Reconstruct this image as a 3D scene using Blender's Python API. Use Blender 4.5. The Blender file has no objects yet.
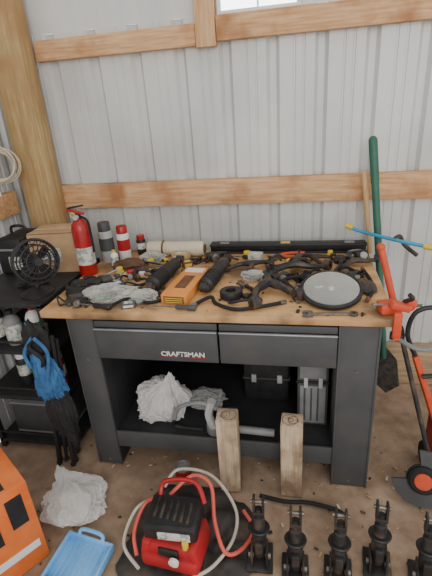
import bpy, bmesh, math, random
from mathutils import Matrix, Vector, Quaternion, Euler, noise
random.seed(7)
D=bpy.data; COL=bpy.context.collection
# ------------------------------------------------------------ camera
R=[(.9813,-.0104,.1921),(.1798,.4049,-.8965),(-.0684,.9143,.3992)]
m=Matrix(R).to_quaternion().to_matrix().to_4x4(); m.translation=(0,0,1.63)
cd=D.cameras.new('camera'); cam=D.objects.new('camera',cd); COL.objects.link(cam)
cam.matrix_world=m; cd.sensor_fit='VERTICAL'; cd.sensor_height=24; cd.lens=24*420/576; cd.clip_start=.02
bpy.context.scene.camera=cam
# ------------------------------------------------------------ materials
def lin(c):
    return tuple(((x/255)/12.92 if x/255<=.04045 else ((x/255+.055)/1.055)**2.4) for x in c)+(1,)
MC={}
def mat(name,c1,c2=None,rough=.6,metal=0,scale=8,stretch=(1,1,1),bump=0,alpha=1,spec=.4,ramp=(.35,.65),detail=5,c3=None,s3=2.5,coat=0,emit=0,film=None):
    if name in MC: return MC[name]
    ma=D.materials.new(name); ma.use_nodes=True; nt=ma.node_tree; N=nt.nodes; L=nt.links
    b=N['Principled BSDF']; b.inputs['Roughness'].default_value=rough; b.inputs['Metallic'].default_value=metal
    b.inputs['Alpha'].default_value=alpha
    b.inputs['Specular IOR Level'].default_value=spec
    b.inputs['Coat Weight'].default_value=coat
    if c2 is None: c2=tuple(max(0,x*.82) for x in c1)
    tc=N.new('ShaderNodeTexCoord'); mp=N.new('ShaderNodeMapping'); mp.inputs['Scale'].default_value=stretch
    nz=N.new('ShaderNodeTexNoise'); nz.inputs['Scale'].default_value=scale; nz.inputs['Detail'].default_value=detail; nz.inputs['Roughness'].default_value=.62
    rp=N.new('ShaderNodeValToRGB'); rp.color_ramp.elements[0].position=ramp[0]; rp.color_ramp.elements[1].position=ramp[1]
    rp.color_ramp.elements[0].color=lin(c2); rp.color_ramp.elements[1].color=lin(c1)
    L.new(tc.outputs['Object'],mp.inputs['Vector']); L.new(mp.outputs['Vector'],nz.inputs['Vector']); L.new(nz.outputs['Fac'],rp.inputs['Fac'])
    out=rp.outputs['Color']
    if c3:
        n2=N.new('ShaderNodeTexNoise'); n2.inputs['Scale'].default_value=s3; n2.inputs['Detail'].default_value=6
        r2=N.new('ShaderNodeValToRGB'); r2.color_ramp.elements[0].position=.48; r2.color_ramp.elements[1].position=.66
        L.new(tc.outputs['Object'],n2.inputs['Vector']); L.new(n2.outputs['Fac'],r2.inputs['Fac'])
        mx=N.new('ShaderNodeMix'); mx.data_type='RGBA'; L.new(r2.outputs['Color'],mx.inputs[0]); L.new(out,mx.inputs[6]); mx.inputs[7].default_value=lin(c3); out=mx.outputs[2]
    L.new(out,b.inputs['Base Color'])
    if emit: L.new(out,b.inputs['Emission Color']); b.inputs['Emission Strength'].default_value=emit
    if film:
        lw=N.new('ShaderNodeLayerWeight'); lw.inputs['Blend'].default_value=.35
        mr=N.new('ShaderNodeMapRange'); mr.inputs['To Min'].default_value=film[0]; mr.inputs['To Max'].default_value=film[1]
        L.new(lw.outputs['Facing'],mr.inputs['Value']); L.new(mr.outputs['Result'],b.inputs['Alpha'])
    if bump:
        bp=N.new('ShaderNodeBump'); bp.inputs['Strength'].default_value=bump; bp.inputs['Distance'].default_value=.01
        L.new(nz.outputs['Fac'],bp.inputs['Height']); L.new(bp.outputs['Normal'],b.inputs['Normal'])
    MC[name]=ma; return ma
STEELW=mat('wall_steel',(212,213,211),(198,199,198),rough=.4,scale=3,stretch=(1,1,.4),c3=(188,189,187),s3=1.6,metal=.05)
GIRT=mat('girt_wood',(220,180,138),(190,143,100),rough=.75,scale=6,stretch=(1,8,14),bump=.15,c3=(170,118,78),s3=5)
STUD=mat('stud_wood',(218,180,138),(192,147,104),rough=.75,scale=6,stretch=(14,8,1),bump=.15)
POST=mat('post_wood',(192,164,118),(154,126,84),rough=.8,scale=5,stretch=(14,10,.8),bump=.2,c3=(164,128,86),s3=4)
FLOOR=mat('dirt_concrete',(176,152,130),(142,118,97),rough=.95,scale=9,bump=.5,c3=(118,96,78),s3=2.2,detail=10)
SKIRT=mat('skirt_wood',(192,165,132),(154,127,99),rough=.85,scale=5,stretch=(1,6,12),c3=(134,109,86))
BTOP=mat('bench_wood',(212,170,120),(184,140,92),rough=.6,scale=4,stretch=(1,4,4),bump=.03,c3=(118,92,68),s3=5.5)
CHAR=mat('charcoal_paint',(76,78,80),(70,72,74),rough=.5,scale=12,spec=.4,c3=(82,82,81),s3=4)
CHAR_SHADE=mat('charcoal_shaded',(44,45,47),(36,37,39),rough=.6)  # darker charcoal for inner panels: under-bench shade put into the colour
SILV=mat('silver_trim',(190,192,194),rough=.35,metal=.5)
BLK=mat('black_plastic',(46,46,47),(32,32,33),rough=.5,scale=20)
BLK2=mat('black_rubber',(37,36,37),(27,27,29),rough=.75)
BLKM=mat('black_steel',(60,59,59),(43,42,43),rough=.45,metal=.3,scale=20,c3=(92,78,66),s3=14)
GREY=mat('grey_plastic',(136,137,138),(118,119,120),rough=.5)
DGREY=mat('dark_grey_case',(78,80,82),(66,68,70),rough=.5)
LGREY=mat('light_grey',(190,191,191),rough=.45)
DSTEEL=mat('tool_steel',(138,134,128),(98,90,82),rough=.4,metal=.6,scale=30)
WHITE=mat('white_plastic',(232,232,230),(214,214,212),rough=.45)
RED=mat('red_paint',(180,34,38),(154,28,30),rough=.35,coat=.2)
REDP=mat('red_plastic',(190,40,46),(160,34,38),rough=.5,c3=(140,44,40),s3=9)
ORNG=mat('orange_red',(222,90,54),(196,72,44),rough=.5,c3=(176,78,52),s3=8)
ORB=mat('orange_card',(232,126,62),(216,106,46),rough=.6)
ORB2=mat('orange_pack',(228,150,72),(210,128,56),rough=.55)
YEL=mat('yellow_plastic',(228,200,70),(210,178,60),rough=.45)
BLUE=mat('blue_fabric',(62,114,166),(44,86,132),rough=.8,scale=14)
LBLUE=mat('light_blue_plastic',(130,190,238),(105,170,225),rough=.4)
CYAN=mat('cyan_tube',(60,160,205),rough=.4)
GREEN=mat('green_handle',(54,104,86),(42,88,72),rough=.5)
TAN=mat('tan_leather',(212,202,180),(190,178,154),rough=.8,scale=14)
CARD=mat('cardboard',(192,160,124),(172,140,106),rough=.85,scale=10)
STICK=mat('stick_wood',(218,184,136),(194,156,110),rough=.7,scale=8,stretch=(8,8,1))
P44=mat('weathered_wood',(206,186,160),(162,138,112),rough=.85,scale=5,stretch=(10,10,1),bump=.3,c3=(136,114,92),s3=7)
BAG=mat('clear_bag',(250,248,246),(240,238,236),rough=.25,scale=10,spec=.8,film=(.45,1))
BAG2=mat('clear_bag_dim',(228,230,226),(212,214,210),rough=.2,scale=10,spec=.9,film=(.25,.85))
TARP=mat('black_tarp',(66,62,59),(48,45,44),rough=.65,scale=10,c3=(90,80,70),s3=7)
PINKH=mat('red_hose',(222,104,92),(205,86,76),rough=.35)
CLRH=mat('clear_hose',(205,200,188),(180,172,158),rough=.25)
CHROME=mat('reflector_chrome',(220,218,212),(200,198,192),rough=.18,metal=.85,scale=6)
LENS=mat('clear_lens',(225,225,220),(212,212,206),rough=.12,scale=12,spec=.8,film=(.35,.8))
LABEL=mat('paper_label',(205,205,198),(150,160,150),rough=.6,scale=40,ramp=(.45,.5))
BROWN=mat('brown_leather',(110,80,60),(84,60,46),rough=.7)
RUST=mat('rusty',(126,84,60),(92,64,50),rough=.8,scale=30)
GRN=mat('green_label',(60,140,75),rough=.5)
PANE=mat('skylight_pane',(244,248,250),(240,244,248),rough=.4,emit=5)
# ------------------------------------------------------------ builder
class B:
    def __init__(s,name): s.n=name; s.bm=bmesh.new(); s.mats=[]; s.M=Matrix()
    def _i(s,ma):
        if ma not in s.mats: s.mats.append(ma)
        return s.mats.index(ma)
    def raw(s,vs,fs,ma):
        i=s._i(ma); bv=[s.bm.verts.new(s.M@Vector(v)) for v in vs]
        for f in fs:
            try: ff=s.bm.faces.new([bv[k] for k in f]); ff.material_index=i; ff.smooth=True
            except ValueError: pass
    def tmp(s,t,ma,X):
        for k,v in enumerate(t.verts): v.index=k
        s.raw([X@v.co for v in t.verts],[[v.index for v in f.verts] for f in t.faces],ma); t.free()
    def box(s,c,d,ma,rot=(0,0,0),bev=.003):
        t=bmesh.new(); bmesh.ops.create_cube(t,size=1)
        for v in t.verts: v.co=Vector((v.co.x*d[0],v.co.y*d[1],v.co.z*d[2]))
        bv=min(bev,min(d)*.3)
        if bv>0: bmesh.ops.bevel(t,geom=t.edges[:],offset=bv,segments=2,affect='EDGES',profile=.5)
        s.tmp(t,ma,Matrix.Translation(c)@Euler(rot).to_matrix().to_4x4()); return s
    def bb(s,a,b,ma,bev=.003):
        return s.box([(a[i]+b[i])/2 for i in range(3)],[abs(b[i]-a[i]) for i in range(3)],ma,bev=bev)
    def lathe(s,prof,base,ma,axis=(0,0,1),seg=24,cap=True):
        q=Vector((0,0,1)).rotation_difference(Vector(axis)); vs=[];fs=[]; n=len(prof)
        for r,z in prof:
            for k in range(seg):
                a=2*math.pi*k/seg; vs.append(Vector(base)+q@Vector((max(r,1e-4)*math.cos(a),max(r,1e-4)*math.sin(a),z)))
        for j in range(n-1):
            for k in range(seg):
                k2=(k+1)%seg; fs.append([j*seg+k,j*seg+k2,(j+1)*seg+k2,(j+1)*seg+k])
        if cap: fs.append(list(range(seg))[::-1]); fs.append([(n-1)*seg+k for k in range(seg)])
        s.raw(vs,fs,ma); return s
    def cyl(s,p,q,r,ma,r2=None,seg=16):
        p=Vector(p);q=Vector(q);d=q-p
        return s.lathe([(r,0),(r if r2 is None else r2,d.length)],p,ma,axis=d.normalized(),seg=seg)
    def tube(s,pts,r,ma,closed=False,sm=6,seg=8):
        P=[Vector(p) for p in pts]; Q=[]; n=len(P)
        if sm>1 and n>2:
            for i in range(n if closed else n-1):
                g=lambda k:P[k%n] if closed else P[max(0,min(n-1,k))]
                a,b,c,d=g(i-1),g(i),g(i+1),g(i+2)
                for k in range(sm):
                    t=k/sm; Q.append(.5*((2*b)+(c-a)*t+(2*a-5*b+4*c-d)*t*t+(3*b-a-3*c+d)*t**3))
            if not closed: Q.append(P[-1])
        else: Q=P
        n=len(Q); vs=[];fs=[]; up=None
        for i in range(n):
            tg=(Q[(i+1)%n]-Q[i-1]) if closed else (Q[min(i+1,n-1)]-Q[max(i-1,0)])
            if tg.length<1e-7: tg=Vector((0,0,1))
            tg.normalize()
            if up is None: up=tg.orthogonal().normalized()
            up=(up-tg*up.dot(tg))
            if up.length<1e-5: up=tg.orthogonal()
            up.normalize(); w=tg.cross(up)
            rr=r[min(len(r)-1,int(i/(n-1)*len(r)))] if isinstance(r,(list,tuple)) else r
            for k in range(seg):
                a=2*math.pi*k/seg; vs.append(Q[i]+rr*(math.cos(a)*up+math.sin(a)*w))
        for i in range(n if closed else n-1):
            j=(i+1)%n
            for k in range(seg):
                k2=(k+1)%seg; fs.append([i*seg+k,i*seg+k2,j*seg+k2,j*seg+k])
        if not closed: fs.append(list(range(seg))[::-1]); fs.append([(n-1)*seg+k for k in range(seg)])
        s.raw(vs,fs,ma); return s
    def ring(s,c,R_,r,ma,axis=(0,0,1),n=28,seg=8):
        q=Vector((0,0,1)).rotation_difference(Vector(axis))
        return s.tube([Vector(c)+q@Vector((R_*math.cos(2*math.pi*k/n),R_*math.sin(2*math.pi*k/n),0)) for k in range(n)],r,ma,closed=True,sm=1,seg=seg)
    def sph(s,c,r,ma,sub=3,amp=0,fr=6,seed=0,zmin=None):
        t=bmesh.new(); bmesh.ops.create_icosphere(t,subdivisions=sub,radius=1)
        rr=r if isinstance(r,(list,tuple)) else (r,r,r)
        for v in t.verts:
            d=v.co.copy(); k=1
            if amp: k=1+amp*noise.noise(d*fr*.4+Vector((seed,0,0)))
            v.co=Vector((d.x*rr[0]*k,d.y*rr[1]*k,d.z*rr[2]*k))+Vector(c)
            if zmin is not None and v.co.z<zmin: v.co.z=zmin
        s.tmp(t,ma,Matrix()); return s
    def film(s,c,rr,ma,seed=0,zmin=None,neck=(0,0,1),nl=.5,sub=6,amp=1):
        nk=Vector(neck).normalized(); S=Vector((seed*1.37,seed*.71,seed*2.1))
        t=bmesh.new(); bmesh.ops.create_icosphere(t,subdivisions=sub,radius=1)
        for v in t.verts:
            d=v.co.copy(); h=d.dot(nk)
            g=d-nk*h*.75
            wv=noise.noise_vector(g*1.3+S)*.6
            def rd(f,p): return (1-min(1,abs(noise.noise((g+wv)*f+S))*p))
            k=1+.30*noise.noise(d*1.2+S)+amp*(.16*(rd(1.5,3)**2-.4)+.09*(rd(3.2,3)**2-.4)+.045*(rd(7,3)**1.5-.4))
            if h>.45:
                u=(h-.45)/.55; k2=1-.78*u*u*(3-2*u); pl=1+.35*u*math.sin(math.atan2(g.x+.01,g.y)*7+seed)
                side=(d-nk*h)*k2*pl; d=side+nk*(h+nl*u*u)
            v.co=Vector((d.x*rr[0]*k,d.y*rr[1]*k,d.z*rr[2]*k))+Vector(c)
            if zmin is not None and v.co.z<zmin: v.co.z=zmin+.002*abs(noise.noise(v.co*40))
        s.tmp(t,ma,Matrix()); return s
    def prism(s,poly,z0,z1,ma,X=Matrix()):
        n=len(poly); vs=[X@Vector((x,y,z0)) for x,y in poly]+[X@Vector((x,y,z1)) for x,y in poly]
        fs=[list(range(n))[::-1],[n+k for k in range(n)]]+[[k,(k+1)%n,n+(k+1)%n,n+k] for k in range(n)]
        s.raw(vs,fs,ma); return s
    def done(s,ang=38):
        bmesh.ops.recalc_face_normals(s.bm,faces=s.bm.faces[:])
        for e in s.bm.edges:
            if len(e.link_faces)==2 and e.link_faces[0].normal.angle(e.link_faces[1].normal,0)>math.radians(ang): e.smooth=False
        me=D.meshes.new(s.n); s.bm.to_mesh(me); s.bm.free()
        for ma in s.mats: me.materials.append(ma)
        o=D.objects.new(s.n,me); COL.objects.link(o); return o
def at(x,y,z,rz=0,rx=0,ry=0): return Matrix.Translation((x,y,z))@Matrix.Rotation(rz,4,'Z')@Matrix.Rotation(rx,4,'X')@Matrix.Rotation(ry,4,'Y')
ZT=.875; ZT1=ZT+.001
# ------------------------------------------------------------ room
def corr(name,length,h0,h1,X,ph=0):
    b=B(name); b.M=X; pr=[]; x=-ph
    while x<length:
        for dx,dy in ((0,0),(.034,0),(.037,.004),(.045,.004),(.048,0),(.078,0),(.081,.004),(.089,.004),(.092,0),(.135,0),(.152,.024),(.182,.024),(.199,0)):
            pr.append((x+dx,dy))
        x+=.2286
    pr=[(max(0,min(length,a)),d) for a,d in pr]
    vs=[(a,d,h0) for a,d in pr]+[(a,d,h1) for a,d in pr]; n=len(pr)
    b.raw(vs,[[k,k+1,n+k+1,n+k] for k in range(n-1) if pr[k+1][0]-pr[k][0]>1e-6],STEELW); return b
w=corr('wall_back',3.4,0,2.02,at(-1.62,2.3,0),ph=.05)
w.M=Matrix()
for x0,x1,z0,z1 in ((-1.62,-.39,2.02,2.75),(.0,1.78,2.02,2.75),(-.39,.0,2.4,2.75)): w.raw([(x0,2.302,z0),(x1,2.302,z0),(x1,2.302,z1),(x0,2.302,z1)],[[0,1,2,3]],STEELW)
w.done(20)
corr('wall_left',2.3,0,2.75,Matrix.Translation((-1.62,0,0))@Matrix.Rotation(math.pi/2,4,'Z')).done(20)
f=B('floor'); n=60
gx=[-1.62+3.4*i/n for i in range(n+1)]; gy=[-1.2+3.5*i/n for i in range(n+1)]
f.raw([(x,y,.006*noise.noise(Vector((x*5,y*5,0)))-.006) for y in gy for x in gx],[[j*(n+1)+i,j*(n+1)+i+1,(j+1)*(n+1)+i+1,(j+1)*(n+1)+i] for j in range(n) for i in range(n)],FLOOR); f.done()
B('trim_1').bb((-1.6,2.255,1.127),(1.75,2.299,1.262),GIRT).done()
B('trim_2').bb((-1.34,2.255,1.894),(-.493,2.299,1.988),GIRT).done()
B('trim_3').bb((-.392,2.255,1.905),(1.75,2.299,2.01),GIRT).done()
B('trim_4').bb((-.49,2.245,1.885),(-.395,2.299,2.75),STUD).done()
B('trim_5').bb((-1.615,2.262,0),(1.75,2.299,.27),SKIRT).done()
B('trim_6').bb((-1.618,1.0,1.14),(-1.575,2.15,1.262),GIRT).done()
B('corner_post').bb((-1.53,2.15,0),(-1.345,2.254,2.7),POST,bev=.005).done()
wn=B('window_1'); z0=2.012
wn.bb((-.385,2.27,z0),(-.0,2.30,z0+.015),WHITE).bb((-.385,2.27,2.38),(-.0,2.30,2.40),WHITE).bb((-.385,2.27,z0+.015),(-.365,2.30,2.38),WHITE).bb((-.02,2.27,z0+.015),(0,2.30,2.38),WHITE).bb((-.2,2.28,z0+.015),(-.19,2.295,2.38),WHITE)
wn.bb((-.365,2.284,z0+.015),(-.02,2.29,2.38),PANE,bev=0); wn.done()
# ------------------------------------------------------------ workbench
b=B('workbench')
b.bb((-1.085,1.43,.842),(.355,2.235,ZT),BTOP,bev=.004)
yf=1.46
def leg(x0,x1):
    b.bb((x0,yf,0),(x1,yf+.012,.84),CHAR); b.bb((x0,yf+.012,0),(x0+.012,2.15,.84),CHAR); b.bb((x1-.012,yf+.012,0),(x1,2.15,.84),CHAR_SHADE)
    b.bb((x0+.012,2.14,0),(x1-.012,2.15,.84),CHAR_SHADE)
    for zz in (.03,.62): b.cyl(((x0+x1)/2,yf-.002,zz),((x0+x1)/2,yf+.001,zz),.006,DSTEEL)
    b.bb((x0,yf-.004,0),(x0+.008,yf,.84),CHAR,bev=.001); b.bb((x1-.008,yf-.004,0),(x1,yf,.84),CHAR,bev=.001)
leg(-.985,-.862); leg(.155,.31)
b.bb((-.862,yf+.012,.645),(.155,2.15,.655),CHAR_SHADE); b.bb((-.985,yf,.825),(.31,yf+.012,.842),CHAR)
for x0,x1 in ((-.858,-.322),(-.314,.151)):
    b.bb((x0,yf-.012,.64),(x1,yf+.01,.785),CHAR,bev=.004)
    b.bb((x0,yf-.02,.785),(x1,yf-.008,.791),SILV,bev=.002); b.bb((x0,yf-.004,.791),(x1,yf+.01,.822),CHAR,bev=.003)
b.bb((-.862,2.13,.12),(.155,2.14,.645),CHAR_SHADE)
b.bb((-.862,yf+.01,.185),(.155,2.13,.197),CHAR_SHADE); b.bb((-.862,yf+.002,.118),(.155,yf+.014,.212),CHAR)
b.bb((-.575,yf-.0135,.661),(-.375,yf-.0125,.6635),REDP,bev=0)
tc=D.curves.new('t','FONT'); tc.body='CRAFTSMAN'; tc.size=.031; tc.extrude=.0005; tc.offset=.0006; to=D.objects.new('t',tc); COL.objects.link(to)
bpy.context.view_layer.update(); ev=to.evaluated_get(bpy.context.evaluated_depsgraph_get()); me=ev.to_mesh()
X=Matrix.Translation((-.57,yf-.0135,.668))@Matrix.Rotation(math.pi/2,4,'X')
mx=max(v.co.x for v in me.vertices); sc=.19/mx
b.raw([X@Vector((v.co.x*sc,v.co.y,v.co.z)) for v in me.vertices],[list(p.vertices) for p in me.polygons],WHITE)
D.objects.remove(to); b.done()
# ------------------------------------------------------------ left rack
r=B('storage_rack'); RX0,RX1,RY0,RY1=-1.58,-1.125,1.5,2.12
for x in (RX0,RX1-.025):
    for y in (RY0,RY1-.025): r.bb((x,y,0),(x+.025,y+.025,.865),BLK)
for z in (.04,.33,.6,.85): r.bb((RX0,RY0,z),(RX1,RY1,z+.02),BLK)
for z in (.1,.39,.66): r.bb((RX0,RY0+.002,z),(RX1,RY0+.008,z+.012),BLK)
r.done()
def bottle(name,x,y,z,rad,h,body,cap,label=None):
    b=B(name); b.lathe([(rad*.9,0),(rad,.01),(rad,h*.68),(rad*.75,h*.8),(rad*.35,h*.86),(rad*.35,h*.9)],(x,y,z),body)
    b.cyl((x,y,z+h*.88),(x,y,z+h),rad*.42,cap)
    if label: b.lathe([(rad*1.015,h*.15),(rad*1.015,h*.6)],(x,y,z),label,cap=False)
    return b.done()
def can(x,y,z,rad,h,body,cp,band):
    b=B('spray_can'); b.lathe([(rad*.95,0),(rad,.004),(rad,h*.74),(rad*.9,h*.78),(rad*.72,h*.8)],(x,y,z),body); b.lathe([(rad*.86,h*.79),(rad*.86,h*.98),(rad*.78,h)],(x,y,z),cp)
    b.lathe([(rad*1.012,h*.3),(rad*1.012,h*.62)],(x,y,z),band,cap=False); b.done()
bottle('oil_bottle',-1.25,1.6,.621,.04,.2,WHITE,RED,GRN); bottle('oil_bottle',-1.36,1.58,.621,.04,.18,GREY,BLK,LABEL)
bottle('oil_bottle',-1.47,1.6,.621,.045,.21,BLK,YEL,LABEL); can(-1.2,1.62,.351,.033,.2,RED,WHITE,LABEL)
can(-1.3,1.6,.351,.033,.2,LGREY,BLK,GRN); can(-1.4,1.62,.351,.033,.2,BLK,WHITE,LABEL)
bx=B('storage_bin'); bx.bb((-1.5,1.56,.061),(-1.2,1.9,.075),GREY)
for a,c in (((-1.5,1.56,.075),(-1.49,1.9,.25)),((-1.21,1.56,.075),(-1.2,1.9,.25)),((-1.49,1.56,.075),(-1.21,1.57,.25)),((-1.49,1.89,.075),(-1.21,1.9,.25))): bx.bb(a,c,DGREY)
bx.bb((-1.505,1.555,.25),(-1.195,1.905,.262),GREY); bx.done()
c=B('plastic_case'); c.bb((-1.57,1.86,.871),(-1.42,2.1,1.06),BLK,bev=.012).bb((-1.575,1.855,1.0),(-1.415,2.105,1.012),GREY); c.tube([(-1.54,1.98,1.06),(-1.53,1.98,1.1),(-1.46,1.98,1.1),(-1.45,1.98,1.06)],.008,BLK)
c.bb((-1.50,1.85,.9),(-1.43,1.858,.97),LABEL,bev=0); c.done()
c=B('cardboard_box')
c.M=at(-1.265,1.98,.871,rz=.12)
c.box((0,0,.105),(.25,.19,.21),CARD,bev=.002); c.box((0,0,.2115),(.25,.03,.0015),TAN,bev=0); c.box((-.02,-.096,.1),(.12,.001,.07),LABEL,bev=0)
for k in (-1,1): c.box((0,k*.048,.213),(.246,.09,.003),CARD,rot=(k*.05,0,0),bev=.001)
c.done()
c=B('wire_coil')
for k in range(9):
    rr=.085+random.uniform(-.012,.012); c.ring((-1.545+.0024*k,2.06-.01*k,1.42+random.uniform(-.01,.01)),rr,.004,TAN,axis=(.55,-.8,.1+.05*math.sin(k)))
c.tube([(-1.545,2.04,1.5),(-1.58,2.02,1.36),(-1.56,2.0,1.26)],.004,WHITE); c.done()
# ------------------------------------------------------------ folded camp chair in blue bag
c=B('folded_camp_chair')
base=Vector((-1.15,1.42,0)); top=Vector((-1.045,1.385,.80))
for dx,dy in ((-.03,0),(.03,0),(-.01,.03),(.03,.03),(-.035,.025)):
    c.cyl(base+Vector((dx*1.3,dy,.01)),top+Vector((dx*.8,dy*.8,random.uniform(-.05,.03))),.009,BLK)
    c.sph(base+Vector((dx*1.3,dy,.012)),.014,BLK2,sub=2)
c.M=Matrix.Translation((-1.08,1.37,.58))@Matrix.Rotation(-.14,4,'Y')
c.film((0,0,0),(.066,.05,.16),BLUE,seed=2,sub=5,nl=.5,amp=1.3)
c.film((-.005,.01,-.2),(.065,.045,.18),BLK2,seed=4,sub=5,nl=.2); c.film((.01,.01,.19),(.055,.04,.09),BLK2,seed=5,sub=4,nl=.1); c.M=Matrix()
c.tube([(-1.08,1.335,.80),(-1.125,1.325,.73),(-1.11,1.32,.66)],.008,BLUE); c.tube([(-1.07,1.335,.80),(-1.02,1.33,.73),(-1.05,1.325,.6)],.008,BLUE)
c.tube([(-1.07,1.34,.80),(-1.1,1.33,.76),(-1.05,1.33,.7),(-1.08,1.34,.64)],.01,BLK2); c.done()
# ------------------------------------------------------------ fan
c=B('desk_fan'); q=Vector((0,0,1)).rotation_difference(Vector((.75,-.63,.14))).to_matrix().to_4x4(); fc=Vector((-1.165,1.60,1.04))
c.M=Matrix.Translation(fc)@q
for rr,zz in ((.098,0),(.098,.03),(.075,.042),(.05,.048),(.075,-.02)): c.ring((0,0,zz),rr,.0035 if zz else .007,BLK)
for k in range(20):
    a=2*math.pi*k/20; ca,sa=math.cos(a),math.sin(a)
    c.tube([(.02*ca,.02*sa,.05),(.06*ca,.06*sa,.047),(.098*ca,.098*sa,.02),(.075*ca,.075*sa,-.02),(.03*ca,.03*sa,-.03)],.0018,BLK,sm=2,seg=5)
c.lathe([(.02,.047),(.022,.05),(.018,.056)],(0,0,0),BLK); c.lathe([(.03,-.07),(.034,-.03),(.02,.02)],(0,0,0),BLK)
for k in range(4):
    a=k*math.pi/2; X=Matrix.Rotation(a,4,'Z')@Matrix.Rotation(.5,4,'X')
    c.prism([(.015,-.012),(.05,-.03),(.083,-.022),(.085,.015),(.05,.02),(.015,.01)],0,.002,BLK2,X)
c.M=Matrix(); c.tube([fc+Vector((-.04,.04,-.03)),fc+Vector((-.04,.05,-.09)),(-1.2,1.63,.92),(-1.21,1.62,.885)],.011,BLK)
c.lathe([(.075,0),(.075,.008),(.05,.018),(.015,.03)],(-1.21,1.62,.871),BLK,seg=28); c.done()
# ------------------------------------------------------------ extinguisher
c=B('fire_extinguisher'); p=(-1.06,1.86,ZT1)
c.lathe([(.04,0),(.045,.008),(.045,.235),(.04,.262),(.025,.282),(.016,.29)],p,RED,seg=32)
c.lathe([(.0455,.06),(.0455,.15)],p,LABEL,seg=32,cap=False)
c.cyl((p[0],p[1],p[2]+.285),(p[0],p[1],p[2]+.315),.014,BLK); c.box((p[0]-.01,p[1],p[2]+.325),(.09,.018,.012),RED,rot=(0,.25,0)); c.box((p[0]-.005,p[1],p[2]+.348),(.085,.016,.008),BLK,rot=(0,-.15,0))
c.ring((p[0]-.02,p[1]-.012,p[2]+.31),.012,.002,YEL,axis=(0,1,0)); c.cyl((p[0],p[1]-.014,p[2]+.3),(p[0],p[1]-.03,p[2]+.3),.012,LGREY)
c.tube([(p[0]+.012,p[1],p[2]+.3),(p[0]+.05,p[1]-.01,p[2]+.28),(p[0]+.056,p[1]-.01,p[2]+.2),(p[0]+.053,p[1]-.005,p[2]+.12)],.006,BLK2); c.done()
can(-1.03,2.05,ZT1,.038,.22,LGREY,DGREY,DGREY); can(-.945,2.08,ZT1,.034,.19,WHITE,RED,RED)
can(-.88,2.17,ZT1,.026,.11,BLK,RED,LABEL); bottle('glue_bottle',-.96,1.97,ZT1,.02,.09,WHITE,YEL,LABEL)
c=B('leather_roll'); c.lathe([(.03,0),(.04,.006),(.042,.05),(.038,.15),(.042,.3),(.036,.325)],(-.83,2.14,ZT+.043),TAN,axis=(1,-.03,0)); c.lathe([(.043,.09),(.043,.1)],(-.83,2.14,ZT+.043),BROWN,axis=(1,-.03,0)); c.lathe([(.024,0),(.02,.004)],(-.502,2.13,ZT+.043),BROWN,axis=(1,-.03,0)); c.done()
c=B('spirit_level'); x0,x1=-.48,.345
c.bb((x0,2.155,ZT1),(x1,2.225,ZT+.012),BLK); c.bb((x0,2.18,ZT+.012),(x1,2.2,ZT+.04),BLK); c.bb((x0,2.155,ZT+.04),(x1,2.225,ZT+.052),BLK)
for x in (-.4,-.07,.26): c.box((x,2.19,ZT+.053),(.05,.03,.004),YEL if x==-.07 else GREY,bev=.001)
c.done()
def shock(x,y,rz,L,r=.03):
    c=B('shock_absorber'); c.M=at(x,y,ZT+r+.002,rz=rz)
    c.lathe([(r*.6,0),(r,.01),(r,L*.55),(r*.8,L*.57)],(0,-L/2,0),BLK,axis=(0,1,0)); c.lathe([(r*.86,L*.3),(r*.86,L*.78),(r*.5,L*.8)],(0,-L/2,0),BLKM,axis=(0,1,0))
    c.cyl((0,L*.28,0),(0,L*.42,0),.008,LGREY)
    for yy in (-L/2-.012,L*.45): c.lathe([(.01,-.016),(.02,-.016),(.02,.016),(.01,.016),(.01,-.016)],(0,yy,0),BLKM,axis=(1,0,0),cap=False); c.lathe([(.005,-.018),(.01,-.018),(.01,.018),(.005,.018)],(0,yy,0),RUST,axis=(1,0,0))
    for k in range(5): c.ring((0,-L/2+.03+k*.022,0),r*1.01,.002,BLK2,axis=(0,1,0),seg=6)
    return c.done()
shock(-.62,1.81,-.12,.36,.036); shock(-.375,1.82,-.12,.38,.034)
c=B('parts_box'); c.M=at(-.492,1.68,ZT1,rz=-.1)
c.box((0,0,.0225),(.115,.33,.043),ORB2); c.box((0,-.02,.0445),(.05,.14,.0015),RUST,bev=0); c.box((0,-.166,.022),(.09,.002,.03),RUST,bev=0); c.box((0,.12,.0445),(.09,.05,.0015),WHITE,bev=0)
for k in range(3): c.box((0,-.168,.012+k*.009),(.08,.002,.003),YEL,bev=0)
c.done()
c=B('tape_roll'); c.lathe([(.022,0),(.045,0),(.047,.003),(.047,.03),(.045,.033),(.022,.033),(.022,0)],(-.28,1.60,ZT1),BLK,cap=False,seg=28); c.done()
c=B('headlight'); c.M=at(.13,1.60,ZT+.032,rx=.24)
c.lathe([(.05,-.025),(.112,-.005),(.122,.004),(.122,.018),(.114,.024),(.108,.018)],(0,0,0),BLK,seg=44)
c.lathe([(.108,.019),(.09,.012),(.05,.004),(.02,.002),(.001,.002)],(0,0,0),CHROME,seg=44,cap=False); c.sph((0,0,.012),.016,CHROME,sub=3)
c.lathe([(.109,.02),(.095,.032),(.07,.041),(.04,.046),(.001,.048)],(0,0,0),LENS,seg=44,cap=False)
c.M=Matrix(); c.tube([(.145,1.72,.915),(.16,1.8,.92),(.19,1.9,.91),(.2,2.0,.9)],.007,BLK); c.lathe([(.03,0),(.034,.02),(.02,.035)],(.2,2.02,ZT1),BLK); c.done()
def bag(name,c0,rr,ma,zb,seed,extra=None,**kw):
    c=B(name); c.film(c0,rr,ma,seed=seed,zmin=zb,**kw)
    if extra: extra(c)
    return c.done(60)
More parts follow.
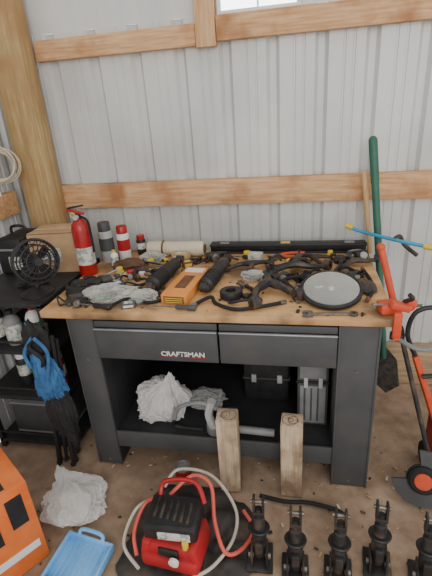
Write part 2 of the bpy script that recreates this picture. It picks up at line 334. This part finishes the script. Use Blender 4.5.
def parts(x,y,n,sx=.06,sy=.035):
    def g(c):
        for k in range(n): c.box((x+random.uniform(-sx,sx),y+random.uniform(-sy,sy),ZT+.012),(.04,.015,.015),(GRN,BLKM,DSTEEL,BLK)[k%4],rot=(0,0,k))
    return g
bag('parts_bag',(-.83,1.57,ZT+.025),(.11,.075,.04),BAG2,ZT1,3,parts(-.83,1.57,9),neck=(1,.6,.2),sub=5,nl=.3)
bag('parts_bag',(-.66,1.56,ZT+.02),(.06,.05,.03),BAG2,ZT1,6,parts(-.66,1.56,4,.03,.02),neck=(-1,.4,.2),sub=5,nl=.3)
bag('parts_bag',(-.2,1.80,ZT+.02),(.06,.045,.025),BAG2,ZT1,9,parts(-.2,1.8,5,.03,.02),neck=(.2,1,.2),sub=5,nl=.3)
bag('parts_bag',(-.78,2.05,ZT+.02),(.07,.04,.03),BAG2,ZT1,19,parts(-.78,2.05,5,.03,.02),neck=(1,.2,.2),sub=5,nl=.3)
def glove(x,y,rz):
    c=B('work_glove'); c.M=at(x,y,ZT+.014,rz=rz)
    c.sph((0,0,0),(.042,.055,.013),BLK,sub=3,amp=.3); c.box((0,-.06,0),(.065,.05,.018),DGREY,bev=.008)
    for k in range(4): c.tube([(-.03+.02*k,.04,0),(-.036+.024*k,.08,.006),(-.036+.025*k,.10+.006*(k in(1,2)),-.003)],[.011,.01,.008],BLK,sm=3)
    c.tube([(.03,-.01,0),(.06,.015,.003),(.068,.04,-.002)],[.012,.01],BLK,sm=3); c.done()
glove(-1.0,1.60,.5); glove(-.97,1.73,2.2)
bag('shop_rag',(-.87,1.95,ZT+.018),(.09,.055,.03),BROWN,ZT1,15,neck=(1,0,.1),sub=5,nl=.2)
bag('shop_rag',(.28,1.70,ZT+.015),(.04,.06,.025),TARP,ZT1,17,neck=(0,1,.1),sub=5,nl=.2)
def tangle(name,cx,cy,R_,r,ma,n=14,plug=None,z=ZT):
    c=B(name); a=random.random()*6; pts=[]
    for k in range(n):
        a+=random.uniform(.6,1.3); rr=R_*random.uniform(.5,1); pts.append((cx+rr*math.cos(a)*1.3,cy+rr*math.sin(a),z+r+.002+random.uniform(0,.03)*(k%2)))
    c.tube(pts,r,ma)
    if plug: c.box(pts[-1],(.035,.022,.022),plug,rot=(0,0,a),bev=.004); c.box(pts[0],(.035,.02,.022),plug,rot=(0,0,a+1),bev=.004)
    return c.done()
tangle('wiring_harness',-.77,1.74,.07,.005,BLK,12,GREY); tangle('wiring_harness',-.74,2.0,.07,.005,BLK,12,YEL)
tangle('wiring_harness',-.1,2.0,.07,.005,BLK,12,YEL); tangle('wiring_harness',.24,1.84,.055,.006,BLK2,10,BROWN)
tangle('wiring_harness',-.9,1.80,.05,.004,LGREY,10,DGREY); tangle('wiring_harness',-.5,2.02,.05,.005,BLK,9,BLK); tangle('wiring_harness',-.22,1.56,.06,.006,BLK,9,BLK)
tangle('wiring_harness',-1.0,1.5,.035,.004,BLK,9,DGREY); tangle('wiring_harness',.05,1.8,.07,.005,BLK2,12,BLK); tangle('wiring_harness',-.72,1.86,.05,.004,RUST,9,WHITE)
tangle('extension_cord',-1.3,1.72,.06,.006,BLK,12,BLK,.871)
def hose(pts,r=.008,ends=DSTEEL):
    c=B('rubber_hose'); P=[(x,y,ZT+r+.001+h) for x,y,h in pts]; c.tube(P,r,BLK2)
    for a,b_ in ((P[0],P[1]),(P[-1],P[-2])):
        d=(Vector(a)-Vector(b_)).normalized(); c.cyl(Vector(a)-d*.012,Vector(a)+d*.014,r*1.15,ends,seg=6)
    c.done()
hose([(-.42,1.5,0),(-.36,1.56,.01),(-.33,1.52,0),(-.24,1.47,0),(-.14,1.49,.005),(-.06,1.54,0)]); hose([(-.78,1.47,0),(-.72,1.53,.01),(-.62,1.52,0),(-.56,1.56,0)],.007)
hose([(.0,1.56,0),(-.02,1.62,.02),(-.06,1.70,.03),(.02,1.76,.02),(.1,1.77,0)],.009); hose([(.27,1.58,0),(.30,1.66,.0),(.31,1.76,.0),(.29,1.88,.01)],.008,RUST)
def arm(x,y,rz,s=1):
    c=B('control_arm'); c.M=at(x,y,ZT+.018*s,rz=rz)@Matrix.Scale(s,4)
    c.tube([(-.07,-.12,0),(-.05,-.05,.01),(0,0,.018),(.02,.09,.008)],[.011,.013,.016,.012],BLKM); c.tube([(.075,-.1,0),(.045,-.05,.01),(0,0,.018)],[.011,.013,.016],BLKM)
    for px,py in ((-.07,-.125),(.078,-.105)): c.lathe([(.01,-.014),(.021,-.014),(.021,.014),(.01,.014),(.01,-.014)],(px,py,.004),BLKM,axis=(1,.3,0),cap=False)
    c.lathe([(.024,-.01),(.026,.006),(.018,.016),(.008,.018),(.007,.04)],(.025,.1,0),BLKM); c.done()
arm(-.13,1.67,.3,1.25); arm(-.02,1.89,2.3,1.1); arm(.07,2.03,1.2,.8); arm(-.22,1.93,-.8,.9); arm(-.66,1.64,1.5,.5); arm(.26,1.96,2.6,.9); arm(-.8,1.86,.9,.7)
def caliper(x,y,rz,s=1):
    c=B('brake_caliper'); c.M=at(x,y,ZT1,rz=rz)@Matrix.Scale(s,4)
    c.box((0,0,.025),(.1,.045,.045),BLKM,bev=.01); c.box((0,.035,.018),(.13,.025,.03),BLKM,bev=.008); c.lathe([(.022,0),(.022,.025),(.016,.03)],(0,-.02,.025),DSTEEL,axis=(0,-1,0))
    for k in (-1,1): c.cyl((k*.058,.0,.018),(k*.058,.06,.018),.007,RUST); c.lathe([(.006,.0),(.011,0),(.011,.01),(.006,.01)],(k*.058,.058,.018),DSTEEL,axis=(0,1,0),seg=6)
    c.tube([(.03,-.02,.04),(.07,-.05,.05),(.1,-.03,.015),(.13,-.05,.01)],.005,BLK2); c.done()
caliper(-.43,2.06,.2,.9); caliper(.0,1.99,-.4,.8); caliper(-.08,1.77,.6,.85); caliper(-.93,1.5,.1,.7); caliper(.23,1.78,1.4,.7)
def smallbox(x,y,rz,d,ma,lb):
    c=B('spare_part_box'); c.M=at(x,y,ZT1,rz=rz); c.box((0,0,d[2]/2),d,ma,bev=.001); c.box((0,0,d[2]+.0006),(d[0]*.6,d[1]*.6,.001),lb,bev=0)
    c.box((0,-d[1]/2-.0005,d[2]/2),(d[0]*.7,.001,d[2]*.5),lb,bev=0); c.done()
smallbox(-.7,1.49,.3,(.06,.04,.02),DGREY,LABEL); smallbox(-.62,2.06,-.3,(.09,.05,.04),CARD,LABEL); smallbox(-.56,1.96,.5,(.05,.04,.03),BROWN,YEL); smallbox(-.22,2.07,-.2,(.07,.05,.035),LGREY,LABEL); smallbox(-.83,1.67,.8,(.08,.05,.03),DGREY,LABEL)
def pliers(x,y,rz,g,L=.17):
    c=B('pliers'); c.M=at(x,y,ZT+.011,rz=rz); s=L/.17
    for k in (-1,1):
        c.tube([(k*.006,0,0),(k*.022*s,-.04*s,0),(k*.026*s,-.08*s,0),(k*.018*s,-.115*s,0)],.008,g); c.tube([(-k*.004,.0,0),(k*.009,.02*s,0),(k*.004,.055*s,0)],[.008,.007,.004],DSTEEL)
    c.cyl((0,0,-.008),(0,0,.008),.011,DSTEEL); return c.done()
pliers(.0,1.70,2.6,BLK,.2); pliers(-.1,2.10,1.7,ORNG,.2); pliers(-.9,1.66,1.2,BLK); pliers(-.24,1.70,.4,BLK,.2); pliers(.16,1.80,1.9,DGREY,.18)
def driver(x,y,rz,g,L=.2):
    c=B('screwdriver'); c.M=at(x,y,ZT+.015,rz=rz)
    c.lathe([(.008,0),(.013,.006),(.013,.03),(.010,.045),(.012,.08),(.006,.09)],(0,-L/2,0),g,axis=(0,1,0),seg=8); c.cyl((0,-L/2+.09,0),(0,L/2,0),.0035,DSTEEL); return c.done()
for a in ((-.3,2.07,1.4,BLK),(-.76,1.90,-1.0,REDP),(-.86,1.47,1.4,BLK),(-.5,1.47,1.5,DGREY)): driver(*a)
def wrench(x,y,rz,L=.2):
    c=B('wrench'); c.M=at(x,y,ZT+.006,rz=rz); c.box((0,0,0),(.014,L*.75,.006),DSTEEL)
    X=Matrix.Translation((0,L*.42,-.004)); c.prism([(-.018,-.02),(.018,-.02),(.024,.0),(.018,.02),(.008,.018),(.009,0),(-.009,0),(-.008,.018),(-.018,.02),(-.024,0)],0,.008,DSTEEL,X)
    c.lathe([(.009,0),(.017,0),(.017,.008),(.009,.008),(.009,0)],(0,-L*.42,-.004),DSTEEL,cap=False); return c.done()
for a in ((.12,1.455,1.62),(-.47,1.90,1.5)): wrench(*a)
def cap(x,y,ma,r=.018):
    c=B('bottle_cap'); c.lathe([(r*1.3,0),(r*1.3,.006),(r,.008),(r*.95,.026),(r*.8,.028)],(x,y,ZT1),ma); c.done()
for a in ((-.27,2.12,YEL,.02),(.03,1.77,YEL,.015),(-.9,1.88,YEL),(.16,2.12,YEL,.014)): cap(*a)
def pile(name,n,x0,x1,y0,y1,z,mats,s=(.004,.012)):
    c=B(name)
    for k in range(n):
        x=random.uniform(x0,x1);y=random.uniform(y0,y1);d=random.uniform(*s); ma=random.choice(mats)
        if k%3==0: c.lathe([(d*.5,0),(d*.5,d*.4)],(x,y,z),ma,seg=6)
        else: c.box((x,y,z+d*.25),(d*random.uniform(1,3),d,d*.5),ma,rot=(0,0,random.uniform(0,3)),bev=.0005)
    return c.done()
pile('loose_hardware',110,-1.0,.32,1.45,2.1,ZT1,[BLKM,DSTEEL,BROWN,RUST,BLK],(.005,.014))
c=B('headlamp'); c.M=at(.3,2.05,ZT+.03,rz=.4); c.box((0,0,0),(.07,.045,.045),BLK,bev=.012); c.cyl((0,-.02,.005),(0,-.034,.005),.018,LGREY); c.tube([(-.035,0,0),(-.05,.03,-.01),(-.03,.06,0),(.03,.06,0),(.05,.03,-.01),(.035,0,0)],.007,GREY); c.done()
# ------------------------------------------------------------ orange clamp on corner
c=B('bar_clamp'); c.M=Matrix.Translation((-.012,0,0))
c.box((.345,1.49,.898),(.08,.065,.04),ORNG,rot=(0,0,.2),bev=.01); c.box((.375,1.455,.918),(.08,.035,.03),ORNG,rot=(.1,.35,.3),bev=.008); c.bb((.348,1.408,.81),(.378,1.424,.91),ORNG,bev=.005)
c.cyl((.362,1.45,.81),(.362,1.45,.838),.008,DSTEEL); c.cyl((.362,1.45,.785),(.362,1.45,.81),.014,BLKM,seg=8); c.bb((.352,1.408,.80),(.374,1.465,.81),ORNG)
c.box((.415,1.48,.915),(.04,.035,.04),ORNG,rot=(.2,.4,0),bev=.01); c.tube([(.39,1.47,.93),(.41,1.44,.955),(.395,1.43,.975)],.008,BLKM); c.cyl((.28,1.46,.92),(.46,1.5,.9),.006,DSTEEL); c.done()
# ------------------------------------------------------------ right leaning tools
c=B('garden_shovel'); T=Vector((.34,2.2,1.425)); Bm=Vector((.47,1.95,.12)); d=(Bm-T).normalized()
c.cyl(T,T+d*.2,.021,GREEN,r2=.02); c.sph(T,.021,GREEN,sub=2); c.cyl(T+d*.2,T+d*1.1,.018,GREEN,r2=.016)
X=Matrix.Translation(T+d*1.1)@Vector((0,0,1)).rotation_difference(d).to_matrix().to_4x4()@Matrix.Rotation(math.pi/2,4,'Z')@Matrix.Rotation(math.pi/2,4,'X')
c.prism([(-.02,-.06),(.02,-.06),(.07,0),(.075,.14),(.0,.2),(-.075,.14),(-.07,0)],-.002,.002,DSTEEL,X); c.done()
c=B('wooden_stick'); c.cyl((.31,2.2,1.285),(.37,2.21,.86),.013,STICK); c.done()
c=B('pruning_lopper'); c.tube([(.24,2.15,1.025),(.3,2.12,1.005),(.44,2.02,.99),(.6,1.95,.97)],.009,CYAN); c.cyl((.235,2.153,1.027),(.265,2.139,1.016),.014,YEL); c.cyl((.56,1.967,.975),(.61,1.947,.969),.014,YEL)
c.tube([(.44,2.02,.99),(.47,2.04,1.0),(.5,2.06,.95),(.56,2.05,.9)],.01,BLKM); c.done()
c=B('string_trimmer'); A=Vector((.325,1.70,1.06)); Z=Vector((.575,1.46,.12)); dd=(Z-A).normalized()
c.cyl(A,A+dd*.22,.014,ORNG); c.cyl(A+dd*.22,Z,.010,BLKM); c.sph(A,.018,ORNG,sub=2)
c.box(A+dd*.36,(.03,.03,.06),BLK,rot=(.25,-.25,0),bev=.01)
c.tube([A+dd*.38+Vector((-.02,-.02,0)),A+dd*.40+Vector((.05,-.06,.0)),A+dd*.42+Vector((.14,-.03,.02))],.010,GREY)
q=Vector((0,0,1)).rotation_difference(Vector((-.2,-1,.35)).normalized()).to_matrix().to_4x4(); c.M=Matrix.Translation((.525,1.42,.125))@q
pts=[(.125*math.cos(a*math.pi/16),.125*math.sin(a*math.pi/16)) for a in range(-16,9)]
c.prism([(0,0)]+pts,-.006,.006,DGREY); c.ring((0,0,0),.06,.006,BLK2,n=40); c.lathe([(.06,0),(.06,.02),(.05,.028)],(0,.0,0),BLK2); c.lathe([(.036,.028),(.034,.032)],(0,0,0),ORNG); c.done()
c=B('lawn_edger')
P0=Vector((.48,1.60,.62)); P1=Vector((.66,1.63,.12)); e=(P1-P0).normalized(); qq=Vector((0,0,1)).rotation_difference(e).to_matrix().to_4x4()
c.M=Matrix.Translation((P0+P1)/2)@qq; c.box((0,0,0),(.026,.024,(P1-P0).length),ORNG,bev=.006); c.M=Matrix()
c.box((.64,1.62,.2),(.1,.12,.2),REDP,bev=.02); c.cyl((.64,1.555,.22),(.64,1.56,.22),.03,BLK); c.cyl((.6,1.64,.06),(.7,1.64,.06),.012,DSTEEL)
for x in (.59,.70): c.lathe([(.02,-.012),(.052,-.012),(.058,0),(.052,.012),(.02,.012)],(x,1.64,.06),BLK2,axis=(1,0,0))
c.tube([P0,P0+Vector((-.04,0,.10)),P0+Vector((-.02,0,.2)),P0+Vector((.06,0,.22)),P0+Vector((.12,0,.14))],.010,BLK); c.tube([P0+e*.1+Vector((0,-.02,0)),P0+e*.12+Vector((.12,-.03,.05))],.01,BLKM,sm=1); c.done()
# ------------------------------------------------------------ under bench
bag('plastic_bag',(-.66,1.61,.30),(.13,.10,.11),BAG,.199,21,neck=(.3,-.1,1),nl=.5)
bag('plastic_bag',(-.46,1.72,.24),(.10,.07,.045),BAG2,.199,31,neck=(1,-.3,.3),nl=.3,sub=5)
bag('plastic_bag',(-.98,1.20,.035),(.15,.12,.055),BAG,.001,41,neck=(-.5,.6,.35),nl=.7)
c=B('toolbox'); c.bb((-.0,1.62,.198),(.14,1.95,.6),DGREY,bev=.008); c.bb((-.005,1.612,.44),(.145,1.62,.452),BLK)
c.bb((.012,1.614,.215),(.128,1.621,.425),GREY,bev=.006); c.bb((.012,1.614,.465),(.128,1.621,.585),GREY,bev=.006)
for x in (.03,.06,.09): c.bb((x,1.611,.23),(x+.008,1.615,.415),DGREY,bev=.001)
for x in (.03,.095): c.bb((x,1.606,.42),(x+.018,1.614,.475),LGREY,bev=.002)
c.tube([(.04,1.78,.6),(.045,1.78,.63),(.1,1.78,.63),(.105,1.78,.6)],.008,BLK); c.done()
c=B('transfer_pump'); c.tube([(-.57,1.5,.28),(-.54,1.5,.35),(-.44,1.5,.385),(-.36,1.5,.36),(-.3,1.52,.33)],.010,GREY); c.tube([(-.38,1.5,.40),(-.40,1.5,.32),(-.38,1.5,.24)],.02,LGREY); c.lathe([(.035,0),(.04,.01),(.04,.05),(.03,.06)],(-.38,1.52,.2),GREY); c.tube([(-.57,1.5,.28),(-.58,1.52,.22),(-.5,1.52,.21),(-.44,1.52,.21)],.008,BLK); c.box((-.3,1.52,.33),(.06,.03,.03),DGREY,bev=.006); c.cyl((-.33,1.5,.25),(-.1,1.5,.24),.018,GREY); c.done()
c=B('tool_case'); c.bb((-.27,1.78,.198),(-.04,1.95,.44),BLK,bev=.012); c.bb((-.275,1.775,.33),(-.035,1.955,.338),DGREY)
for x in (-.23,-.1): c.bb((x,1.77,.315),(x+.025,1.78,.36),LGREY,bev=.002)
c.tube([(-.2,1.86,.44),(-.195,1.86,.475),(-.115,1.86,.475),(-.11,1.86,.44)],.009,BLK); c.done()
def post44(x,y,rz,h):
    c=B('wood_post'); c.M=at(x,y,0,rz=rz); c.box((0,0,h/2),(.092,.088,h-.002),P44,bev=.005)
    for k in range(3): c.ring((random.uniform(-.01,.01),0,h-.001),.01+.011*k,.0012,BROWN)
    c.done()
post44(-.295,1.405,.06,.41); post44(-.02,1.412,-.04,.40)
c=B('tin_can'); c.lathe([(.036,0),(.038,.002),(.036,.004),(.036,.07),(.038,.072),(.038,.075),(.034,.075),(.034,.06)],(-.53,1.415,.0),GREY,seg=28); c.lathe([(.0365,.008),(.0365,.066)],(-.53,1.415,0),RED,cap=False,seg=28); c.lathe([(.0368,.025),(.0368,.045)],(-.53,1.415,0),BLK,cap=False,seg=28); c.done()
# ------------------------------------------------------------ tarp and machine
c=B('black_tarp'); n=72;k2=30; vs=[(-.42,1.10,.03)]; fs=[]
for j in range(1,k2+1):
    for k in range(n):
        a=2*math.pi*k/n; rr=j/k2*(1+.35*noise.noise(Vector((math.cos(a)*1.6,math.sin(a)*1.6,5)))+.08*noise.noise(Vector((math.cos(a)*5,math.sin(a)*5,9))))
        x=-.43+.30*rr*math.cos(a); y=1.10+.26*rr*math.sin(a); e=1-(j/k2)**4
        z=.003+e*(.006+.05*abs(noise.noise(Vector((x*7,y*7,1))))+.03*abs(noise.noise(Vector((x*16,y*16,2))))); vs.append((x,y,z))
for k in range(n): fs.append([0,1+k,1+(k+1)%n])
for j in range(k2-1):
    for k in range(n): a=1+j*n; fs.append([a+k,a+n+k,a+n+(k+1)%n,a+(k+1)%n])
c.raw(vs,fs,TARP); c.done(70)
c=B('battery_charger'); c.M=at(-.45,1.03,.05,rz=-.1)@Matrix.Scale(.88,4)
c.box((0,0,.035),(.26,.2,.07),REDP,bev=.018); c.box((0,.0,.09),(.21,.16,.07),REDP,bev=.015); c.box((-.11,0,.085),(.04,.17,.1),REDP,rot=(0,.2,0),bev=.012); c.box((.11,0,.085),(.04,.17,.1),REDP,rot=(0,-.2,0),bev=.012)
c.box((-.01,.03,.165),(.23,.17,.075),BLK,rot=(0,0,.12),bev=.012); c.box((-.01,.03,.205),(.19,.13,.01),BLK2,rot=(0,0,.12),bev=.004)
for k in range(6): c.box((-.085+.03*k,.03,.212),(.014,.1,.008),BLKM,rot=(0,0,.12),bev=.002)
c.box((.02,-.056,.165),(.14,.006,.04),LABEL,rot=(0,0,.12),bev=.001)
c.tube([(-.1,.09,.18),(-.09,.14,.24),(.05,.15,.26),(.11,.1,.2)],.011,RED); c.box((.0,-.085,.1),(.09,.012,.04),BLK,bev=.004); c.lathe([(.022,0),(.022,.012),(.018,.014)],(.03,-.1,.08),WHITE,axis=(0,-1,0)); c.cyl((.07,-.06,.12),(.07,-.06,.15),.014,YEL)
for x,y in ((-.1,-.07),(.1,-.07),(-.1,.07),(.1,.07)): c.cyl((x,y,-.03),(x,y,.005),.016,BLK2)
c.M=Matrix()
c.tube([(-.5,1.15,.2),(-.42,1.22,.24),(-.34,1.2,.22),(-.31,1.1,.14),(-.26,1.03,.07),(-.20,1.07,.05),(-.17,1.17,.03),(-.22,1.25,.03)],.008,PINKH)
c.tube([(-.5,1.13,.2),(-.6,1.14,.16),(-.63,1.05,.1),(-.6,.98,.06)],.008,PINKH)
c.tube([(-.54,1.2,.18),(-.50,1.28,.2),(-.36,1.3,.16),(-.25,1.22,.08),(-.24,1.1,.06),(-.3,.98,.06),(-.38,.92,.06)],.007,CLRH)
c.tube([(-.58,1.16,.16),(-.66,1.14,.1),(-.67,1.02,.06),(-.58,.94,.05)],.007,CLRH); c.done()
# ------------------------------------------------------------ row of upright struts
def strut(x,y,rz,rx=-.12,h=.27):
    c=B('suspension_strut'); c.M=at(x,y,.004,rz=rz)
    c.box((0,.0,.008),(.10,.12,.014),BLKM,bev=.004)
    for k in (-1,1): c.box((k*.028,-.01,.045),(.008,.075,.075),BLKM,bev=.004); c.cyl((k*.022,-.02,.05),(k*.042,-.02,.05),.011,DSTEEL,seg=6)
    c.M=at(x,y,.03,rz=rz,rx=rx)
    c.lathe([(.020,.0),(.026,.01),(.028,.12),(.024,.128),(.022,.175),(.014,.18),(.014,.22)],(0,0,0),BLKM,seg=20)
    c.lathe([(.02,.118),(.038,.124),(.041,.132),(.038,.136),(.02,.134)],(0,0,0),BLK,seg=24)
    c.box((0,-.03,.07),(.03,.03,.05),BLKM,bev=.006)
    for k in (-1,1): c.box((k*.017,0,h-.035),(.009,.034,.07),BLKM,bev=.004)
    c.box((0,0,h-.065),(.043,.036,.014),BLKM); c.cyl((-.029,0,h-.02),(.029,0,h-.02),.007,DSTEEL); c.done()
for x,y,rz in ((-.135,1.07,.05),(.0,1.04,.02),(.155,1.05,-.06),(.30,1.10,-.1),(.455,1.07,-.15)): strut(x,y,rz)
c=B('rubber_strap'); c.tube([(-.16,1.35,.01),(-.05,1.33,.014),(.05,1.34,.01),(.16,1.32,.012),(.2,1.3,.01)],.009,BLK2); c.done()
# ------------------------------------------------------------ left foreground
c=B('retail_box'); c.M=at(-1.20,.92,0,rz=-.6)
c.box((0,0,.205),(.3,.34,.41),ORB,bev=.004); c.box((.151,-.06,.24),(.002,.2,.09),BLK,bev=0); c.box((.151,.02,.1),(.002,.26,.035),WHITE,bev=0); c.box((.151,.11,.3),(.002,.06,.14),BLK,bev=0); c.box((-.0,0,.411),(.26,.2,.002),BLK,bev=0); c.box((0,.0,.413),(.3,.05,.002),TAN,bev=0); c.done()
c=B('plastic_bin_lid'); c.M=at(-.83,.94,.012,rz=-.15,rx=.1)@Matrix.Scale(.9,4)
c.box((0,0,.01),(.22,.2,.01),LBLUE,bev=.004)
for y in (-.1,.1): c.box((0,y,.022),(.235,.014,.04),LBLUE,bev=.005)
for x in (-.112,.112): c.box((x,0,.022),(.014,.2,.04),LBLUE,bev=.005)
for k in range(7): c.box((-.075+.025*k,0,.018),(.01,.15,.008),LBLUE,bev=.002)
c.tube([(-.06,.1,.03),(-.05,.12,.055),(.05,.12,.055),(.06,.1,.03)],.009,LBLUE); c.done()
pile('floor_debris',260,-1.2,.6,.9,1.8,.0,[BROWN,CARD,SKIRT,BLKM,TAN],(.003,.01))
# ------------------------------------------------------------ light
w=D.worlds.new('world'); bpy.context.scene.world=w; w.use_nodes=True; bg=w.node_tree.nodes['Background']; bg.inputs[0].default_value=(1,.985,.955,1); bg.inputs[1].default_value=1.05
def area(name,loc,tgt,size,e,col=(1,1,1)):
    l=D.lights.new(name,'AREA'); l.energy=e; l.size=size; l.color=col
    o=D.objects.new(name,l); COL.objects.link(o); o.location=loc; o.rotation_euler=(Vector(tgt)-Vector(loc)).to_track_quat('-Z','Y').to_euler()
area('door_daylight',(.8,-2.6,2.6),(-.2,2.2,.9),2.6,95,(1,.96,.90))
